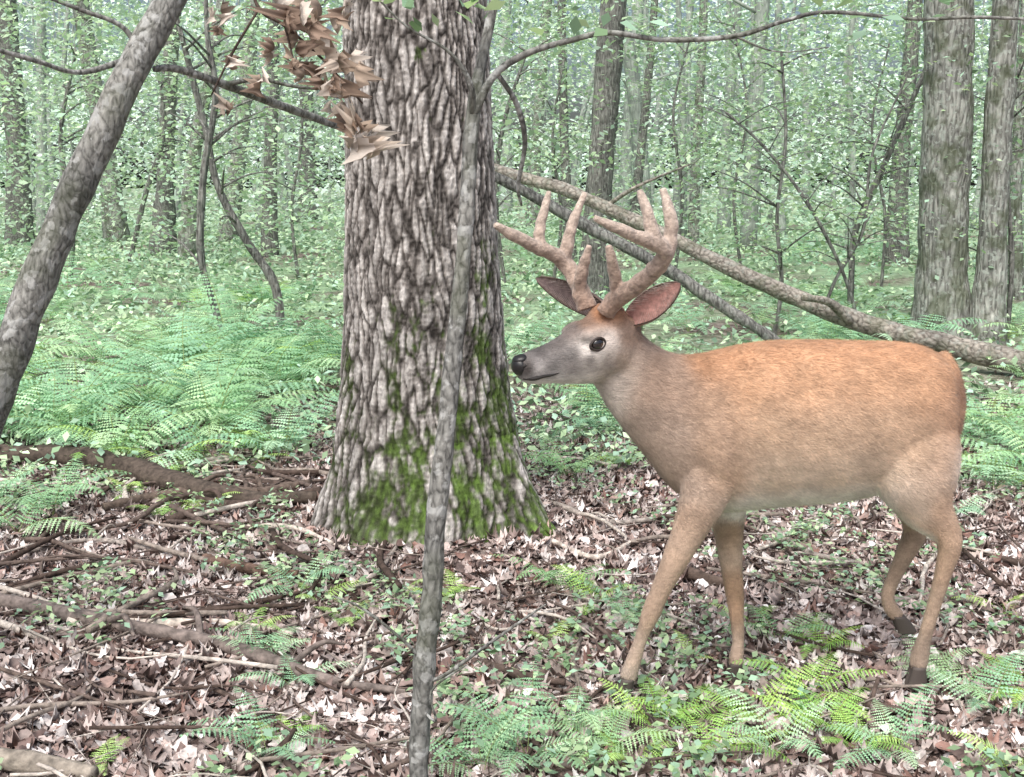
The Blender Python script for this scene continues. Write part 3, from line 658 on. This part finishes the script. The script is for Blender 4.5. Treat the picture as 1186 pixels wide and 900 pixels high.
def blob(px,py,D,rx,ry,rz,rot=0):
    c,s=math.cos(rot),math.sin(rot)
    raw.add(*ellipsoid(P(px,py,D),np.array([[rx*c,0,rx*s],[0,ry,0],[-rz*s,0,rz*c]]),14,20))
blob(828,515,2.915,.07,.062,.14,.15); blob(832,520,3.085,.065,.055,.13,.15)
blob(1052,492,2.925,.11,.072,.15,-.25); blob(1048,495,3.075,.11,.066,.15,-.25)
blob(1052,545,2.910,.080,.052,.10,.1); blob(1040,548,3.09,.078,.05,.10,.1)
def leg(pts,w,y0=.6,y1=.95):
    pr=np.array([list(P(a,b_,d))+[x/2/420,y0+(y1-y0)*min(1,i/4)] for i,((a,b_,d),x) in enumerate(zip(pts,w))])
    s_=spline(pr,56); T=np.gradient(s_[:,:3],axis=0); T/=np.linalg.norm(T,axis=1)[:,None]
    secs=[]
    for i in range(56):
        pv=np.array([-T[i,2],0,T[i,0]]); pv/=np.linalg.norm(pv); r=max(s_[i,3],.004)
        secs.append((s_[i,:3],pv*r,np.array([0,r*s_[i,4],0])))
    raw.add(*loft(secs,56,18,0))
# near fore leg
leg([(838,470,2.94),(832,515,2.93),(820,560,2.915),(803,604,2.905),(783,646,2.895),(765,684,2.89),(754,710,2.885),(743,738,2.885),(734,764,2.885),(727,786,2.885)],[16,58,60,44,32,24,23,16,19,22])
# far fore leg
leg([(840,480,3.06),(840,530,3.07),(841,575,3.08),(844,615,3.09),(847,655,3.09),(851,688,3.09),(853,713,3.08),(855,742,3.07),(853,760,3.06),(852,770,3.06)],[16,58,54,38,28,24,19,16,19,21])
# near hind leg
leg([(1050,450,2.94),(1055,500,2.93),(1060,548,2.915),(1072,586,2.90),(1092,612,2.89),(1100,632,2.88),(1093,662,2.89),(1081,704,2.90),(1071,738,2.91),(1066,756,2.92),(1063,773,2.92)],[16,100,100,64,38,28,21,17,17,22,21])
# far hind leg (lifting)
leg([(1040,460,3.07),(1044,510,3.08),(1050,555,3.09),(1058,588,3.11),(1061,612,3.12),(1050,638,3.12),(1037,665,3.12),(1028,690,3.12),(1033,706,3.12),(1042,714,3.12)],[16,90,80,46,32,25,19,17,19,17])
blob(1106,617,2.885,.020,.016,.028,.2); blob(756,700,2.887,.016,.017,.030,-.3); blob(851,697,3.085,.016,.017,.030,0)
tl=[P(1088,410,3.0),P(1100,432,3.0),P(1107,465,3.0),P(1104,500,3.0),P(1099,530,3.0)]
raw.add(*tube(tl,[.024,.028,.027,.022,.006],24,14))
robj=raw.build('deer_raw',[],True)
md_=robj.modifiers.new('r','REMESH'); md_.mode='VOXEL'; md_.voxel_size=.0062; md_.use_smooth_shade=True
ms_=robj.modifiers.new('s','SMOOTH'); ms_.factor=.5; ms_.iterations=12
dg=bpy.context.evaluated_depsgraph_get(); me=bpy.data.meshes.new_from_object(robj.evaluated_get(dg)); bpy.data.objects.remove(robj)
nv=len(me.vertices); co=np.zeros(nv*3,np.float32); me.vertices.foreach_get('co',co); co=co.reshape(-1,3).astype(float)
no=np.zeros(nv*3,np.float32); me.vertices.foreach_get('normal',no); no=no.reshape(-1,3).astype(float)
cps=[]
def K(px,py,c,D=D0): cps.append((P(px,py,D),lin(*c)))
for a in [(850,405),(900,398),(950,398),(1000,400),(1050,402),(815,415)]: K(*a,(184,143,112))
for a in [(860,440),(920,430),(990,430),(1050,440)]: K(*a,(190,153,123))
for a in [(880,480),(940,490),(1000,480),(1040,500)]: K(*a,(188,162,138))
for a in [(815,460),(810,500),(830,540)]: K(*a,(178,151,129))
for a in [(890,540),(950,540),(1000,535)]: K(*a,(194,174,154))
for a in [(890,592),(930,588),(970,584),(1005,580),(860,596)]: K(*a,(234,230,225))
for a in [(755,425),(745,450),(775,440)]: K(*a,(168,145,128),2.97)
for a in [(780,500),(765,530),(785,560),(735,470)]: K(*a,(172,153,139),2.97)
for a in [(690,448),(705,468)]: K(*a,(204,194,185),2.95)
K(1085,425,(184,146,117));K(1090,480,(186,151,124));K(1070,520,(188,158,134));K(1104,450,(146,116,97));K(1104,490,(158,129,110));K(1098,526,(225,217,209))
for a in [(1078,585),(1090,620),(1088,650)]: K(*a,(178,152,131),2.9)
K(1055,585,(196,178,162),2.9);K(1080,700,(172,150,132),2.9);K(1068,760,(158,140,126),2.9)
for a in [(1050,610),(1035,660),(1034,705)]: K(*a,(172,150,133),3.12)
for a in [(800,600),(778,655),(758,705)]: K(*a,(172,149,131),2.9)
K(742,750,(178,158,143),2.9);K(732,785,(176,160,147),2.9)
K(845,610,(170,145,123),3.09);K(850,690,(162,134,112),3.08);K(853,760,(164,144,129),3.06)
def KH(t,u,c,s_=.05):
    cps.append((Hd(t,u,s_),lin(*c))); cps.append((Hd(t,u,-s_),lin(*c)))
KH(.05,.07,(156,118,93),.0);KH(.2,.08,(152,112,85),.0);KH(.33,.075,(130,106,91),.0);KH(.5,.065,(112,102,97),.0);KH(.65,.048,(100,94,92),0);KH(.8,.04,(86,82,81),0)
KH(.05,0,(150,129,115));KH(.15,-.05,(164,147,133));KH(.3,-.03,(148,138,130));KH(.28,-.085,(180,169,160),.02)
KH(.45,-.02,(136,130,126));KH(.6,0,(122,118,116),.04);KH(.6,-.03,(140,134,131),.04);KH(.75,-.01,(128,124,122),.035);KH(.74,-.055,(222,218,215),.02);KH(.9,-.05,(228,225,223),.02);KH(.58,-.08,(220,215,211),.02);KH(.88,-.01,(176,171,169),.035);KH(.45,-.09,(214,208,203),.02)
KH(.45,.002,(232,226,220),.06);KH(.285,.010,(214,204,196),.068);KH(.37,-.018,(220,212,205),.068);KH(.96,.0,(60,54,52),.02)
CP=np.array([a for a,_ in cps]); CC=np.array([b_ for _,b_ in cps])
wt=np.array([1,.45,1.0])
d2=(((co[:,None,:]-CP[None])*wt)**2).sum(-1)
W=1/(d2+1.5e-4)**2; Cb=(W[:,:,None]*CC[None]).sum(1)/W.sum(1)[:,None]
bel=np.clip((-no[:,2]-.5)*2.5,0,1)*(co[:,2]>.45)*(co[:,0]>P(800,500,3)[0])
Cb=Cb*(1-bel[:,None])+lin(236,231,224)*bel[:,None]
mott=np.array([1+.22*noise.noise(Vector((c[0]*14,c[1]*14,c[2]*18)))+.18*noise.noise(Vector((c[0]*40,c[1]*50,c[2]*60))) for c in co])
Cb*=mott[:,None]
a=me.color_attributes.new('Col','FLOAT_COLOR','POINT'); a.data.foreach_set('color',np.column_stack([Cb,np.ones(nv)]).astype(np.float32).ravel())
M_fur=attr_mat('deer_coat',rough=.85,nscale=120,namp=.18,bump=.35,bscale=260,sheen=.15,stretch=(.4,1,1),spec=.15)
me.materials.clear(); me.materials.append(M_fur)
body=bpy.data.objects.new('body',me); scene.collection.objects.link(body); body.parent=deer
# fur
me.calc_loop_triangles(); nt_=len(me.loop_triangles); tri=np.zeros(nt_*3,np.int32); me.loop_triangles.foreach_get('vertices',tri); tri=tri.reshape(-1,3)
A,B,Cc=co[tri[:,0]],co[tri[:,1]],co[tri[:,2]]
ar=np.linalg.norm(np.cross(B-A,Cc-A),axis=1); nh=140000
pick=rng.choice(nt_,nh,p=ar/ar.sum()); u=rng.random((nh,2)); f_=u.sum(1)>1; u[f_]=1-u[f_]
pos=A[pick]+(B-A)[pick]*u[:,:1]+(Cc-A)[pick]*u[:,1:]
nn=no[tri[pick,0]]; cc=Cb[tri[pick,0]]
flow=np.tile(np.array([.85,0,-.5]),(nh,1))
legm=pos[:,2]<.5; flow[legm]=(.1,0,-1)
hm=((pos-hb)@hx_>-.02)&(pos[:,2]>.85)&(pos[:,0]<P(735,400,2.95)[0]); flow[hm]=-hx_-.2*hu
flow+=rng.normal(0,.22,(nh,3))
flow-=nn*(flow*nn).sum(1)[:,None]; flow/=np.linalg.norm(flow,axis=1)[:,None]+1e-9
L=(.007+.010*rng.random(nh)); L[hm]*=.45; L[legm]*=.6
lift=.22+.2*rng.random(nh)
d=flow+nn*lift[:,None]; sdv=np.cross(nn,flow)
wd=.0007
V_=np.stack([pos-sdv*wd-nn*.001,pos+sdv*wd-nn*.001,pos+d*L[:,None]],1).reshape(-1,3)
fm=MB(); fm.add(V_,[np.arange(nh*3).reshape(-1,3)],np.repeat(np.clip(cc*(.72+.65*rng.random((nh,1))),0,1),3,axis=0))
fm.build('fur',[attr_mat('deer_hair',rough=.8,nscale=40,namp=.05,bump=0,spec=.15,det=1)],True,deer)
# eyes
M_eye=plain('eye_black',(.012,.009,.008),.06,.8,1.0); M_nose=plain('nose_black',(.018,.017,.018),.38,.5); M_hoof=plain('hoof_horn',(.09,.075,.068),.6,.3); M_lid=plain('eyelid',(.04,.03,.026),.6)
for s_ in (-1,1):
    e=MB(); c=Hd(.37,.014,s_*.0595); e.add(*ellipsoid(c,np.array([hx_*.0195,hs*.013,hu*.0165]),16,24)); e.build('eye',[M_eye],True,deer)
    ring=[c+hs*s_*.007+hx_*(math.cos(t)*.0205+.004*(math.cos(t)>.9))+hu*math.sin(t)*.0155 for t in np.linspace(0,6.283,17)]
    e=MB(); e.add(*tube(ring,[.0035]*17,40,8)); e.build('eyelid',[M_lid],True,deer)
e=MB(); e.add(*ellipsoid(Hd(1.0,.006,0),np.array([hx_*.020,hs*.027,hu*.025]),16,24))
e.add(*ellipsoid(Hd(.975,.024,0),np.array([hx_*.023,hs*.023,hu*.012]),12,20)); e.build('nose',[M_nose],True,deer)
e=MB()
for s_ in (-1,1):
    e.add(*ellipsoid(Hd(.985,.010,s_*.024),np.array([hx_*.009,hs*.006,hu*.006]),8,12))
    e.add(*tube([Hd(1.0,-.024,s_*.012),Hd(.94,-.029,s_*.030),Hd(.86,-.030,s_*.0345),Hd(.78,-.034,s_*.0365),Hd(.72,-.034,s_*.038)],[.005,.0055,.0045,.003,.001],20,8))
e.build('mouth',[plain('mouth_dark',(.02,.017,.016),.7)],True,deer)
# ears
def ear(base,tip,face,width,name,inner,outer):
    n,mm=22,15; base=np.array(base); tip=np.array(tip); ax=tip-base; Ln=np.linalg.norm(ax); ax/=Ln
    f=np.array(face,float); f-=ax*f.dot(ax); f/=np.linalg.norm(f); sdd=np.cross(ax,f)
    V=[];Ci=[]
    for i in range(n):
        t=i/(n-1); w=width*(math.sin(math.pi*min(1,.16+.84*t))**.65)*(1.0 if t<.97 else .4); cup=.75*(1-t*.55)
        for j in range(mm):
            v=j/(mm-1)*2-1; ang=v*(2.2-1.3*t)
            x=w*math.sin(ang)/max(math.sin(min(1.57,2.2-1.3*t)),.5); y=-w*cup*math.cos(ang)
            V.append(base+ax*Ln*t+sdd*x+f*y)
            k=min(1,max(0,(abs(v)-.55)/.35)); hair=.5+.5*noise.noise(Vector((i*.8,j*1.6,3)))
            Ci.append((np.array(inner)*(1-k)+np.array(lin(96,80,72))*k)*(.7+.6*hair))
    V=np.array(V);Ci=np.array(Ci); F=grid_f(n,mm,False)
    cen=np.repeat(np.array([base+ax*Ln*i/(n-1) for i in range(n)]),mm,axis=0)
    dd=V-cen; dd/=np.linalg.norm(dd,axis=1)[:,None]+1e-9; V2=V+dd*.003-f*.003
    mb=MB(); mb.add(V,[F],Ci); mb.add(V2,[F[:,::-1]],outer)
    rim=np.concatenate([np.arange(n)*mm,(n-1)*mm+np.arange(mm),(np.arange(n)*mm+mm-1)[::-1]])
    mb.add(np.vstack([V[rim],V2[rim]]),[np.array([(k,k+1,k+1+len(rim),k+len(rim)) for k in range(len(rim)-1)])],lin(100,84,76))
    for q in range(320):
        t=random.uniform(.05,.8); v=random.choice([-1,1])*random.uniform(.3,.95); i=int(t*(n-1)); j=int((v+1)/2*(mm-1)); p0=V[i*mm+j]
        e_=p0+(ax*.9-sdd*np.sign(v)*.6+f*.35)*random.uniform(.012,.028)
        mb.add([p0+ax*.0008,p0-ax*.0008,e_],[np.array([(0,1,2)])],lin(205,190,182))
    mb.build(name,[attr_mat(name+'_skin',rough=.7,nscale=90,namp=.3,bump=.2,sheen=.1)],True,deer)
ear(Hd(.0,.045,.048),P(788,328,2.86),(-.35,-1,.15),.037,'ear',lin(180,138,130),lin(128,108,98))
ear(Hd(.02,.05,-.05),P(620,322,3.06),(-.45,-1,.1),.032,'ear',lin(128,112,110),lin(100,90,87))
# antlers
an=MB()
def at(pts,w): 
    pp=[P(a,b_,d) for a,b_,d in pts]; an.add(*tube(pp,[x/2/440 for x in w],30,12,.25,45))
at([(702,362,2.88),(712,348,2.86),(735,332,2.80),(758,313,2.75),(770,296,2.72),(764,284,2.70),(742,276,2.67),(715,264,2.64),(688,252,2.62)],[25,23,21,20,20,19,16,13,7])
at([(716,347,2.86),(712,322,2.83),(709,302,2.81),(705,284,2.80)],[17,15,13,8])
at([(770,298,2.72),(777,275,2.72),(776,248,2.72),(767,218,2.73)],[18,16,14,8])
at([(762,285,2.70),(755,265,2.69),(749,243,2.69),(740,220,2.70)],[17,15,13,7])
at([(680,358,2.93),(674,340,2.94),(666,322,2.98),(655,306,3.0),(640,294,2.98),(620,285,2.95),(597,274,2.92),(573,260,2.89)],[25,23,21,20,19,17,15,8])
at([(672,342,2.94),(673,322,2.92),(677,304,2.91),(683,284,2.90)],[16,15,13,7])
at([(653,305,3.0),(657,283,3.01),(664,256,3.02),(678,223,3.03)],[18,16,13,7])
at([(626,288,2.96),(625,270,2.97),(629,248,2.98),(636,221,2.99)],[16,14,12,7])
ro=an.build('antler_raw',[],True)
m1=ro.modifiers.new('r','REMESH'); m1.mode='VOXEL'; m1.voxel_size=.0035; m1.use_smooth_shade=True
m2=ro.modifiers.new('s','SMOOTH'); m2.factor=.5; m2.iterations=5
dg=bpy.context.evaluated_depsgraph_get(); ma=bpy.data.meshes.new_from_object(ro.evaluated_get(dg)); bpy.data.objects.remove(ro)
n_=len(ma.vertices); c_=np.zeros(n_*3,np.float32); ma.vertices.foreach_get('co',c_); c_=c_.reshape(-1,3)
hgt=np.clip((c_[:,2]-1.08)/.3,0,1)[:,None]
ac=lin(146,122,108)*(1-hgt)+lin(192,177,165)*hgt
a=ma.color_attributes.new('Col','FLOAT_COLOR','POINT'); a.data.foreach_set('color',np.column_stack([ac,np.ones(n_)]).astype(np.float32).ravel())
ma.materials.clear(); ma.materials.append(attr_mat('antler_velvet',rough=.9,nscale=70,namp=.35,bump=.5,sheen=.3,spec=.1))
ao=bpy.data.objects.new('antlers',ma); scene.collection.objects.link(ao); ao.parent=deer
# hooves
def hoof(top,toe,D):
    a_=P(*top,D); t_=P(*toe,D)
    for s_ in (-1,1):
        o=np.array([0,s_*.0125,0])
        mb=MB(); base=a_+o
        secs=[(base,np.array([.018,0,.0]),np.array([0,.014,0])),(base*.5+t_*.5+o*.5+np.array([.002,0,0]),np.array([.023,0,.004]),np.array([0,.013,0])),(t_+o+np.array([.004,0,.0]),np.array([.028,0,.0]),np.array([0,.0125,0])),(t_+o+np.array([.004,0,-.008]),np.array([.027,0,0]),np.array([0,.012,0]))]
        mb.add(*loft(secs,12,16,0)); mb.build('hoof',[M_hoof],True,deer)
hoof((727,784),(718,806),2.885); hoof((852,766),(848,787),3.06); hoof((1063,770),(1059,792),2.92); hoof((1040,712),(1047,728),3.12)

# ------------------------------------------------------------------ light & camera
w=bpy.data.worlds.new("World"); scene.world=w; w.use_nodes=True; nt=w.node_tree
bg=nt.nodes['Background']; sk=nt.nodes.new('ShaderNodeTexSky'); sk.sky_type='NISHITA'; sk.sun_disc=False
EL=math.radians(58); AZ=math.radians(200)
sk.sun_elevation=EL; sk.sun_rotation=AZ; sk.air_density=1.0; sk.dust_density=6.0
nt.links.new(sk.outputs[0],bg.inputs[0]); bg.inputs[1].default_value=.15
sun=bpy.data.lights.new('sun','SUN'); sun.energy=3.7; sun.angle=math.radians(50); sun.color=(1,.985,.96)
so=bpy.data.objects.new('sun',sun); scene.collection.objects.link(so)
dv=Vector((math.sin(AZ)*math.cos(EL),math.cos(AZ)*math.cos(EL),math.sin(EL)))
so.rotation_euler=dv.to_track_quat('Z','Y').to_euler()
cam=bpy.data.cameras.new('camera'); co_=bpy.data.objects.new('camera',cam); scene.collection.objects.link(co_)
co_.location=(0,0,H); co_.rotation_euler=(math.pi/2-PITCH,0,0); cam.sensor_width=36; cam.lens=36*FPX/1186; cam.clip_end=1000; cam.clip_start=.05
scene.camera=co_
scene.view_settings.view_transform='Standard'; scene.view_settings.look='None'; scene.view_settings.exposure=0
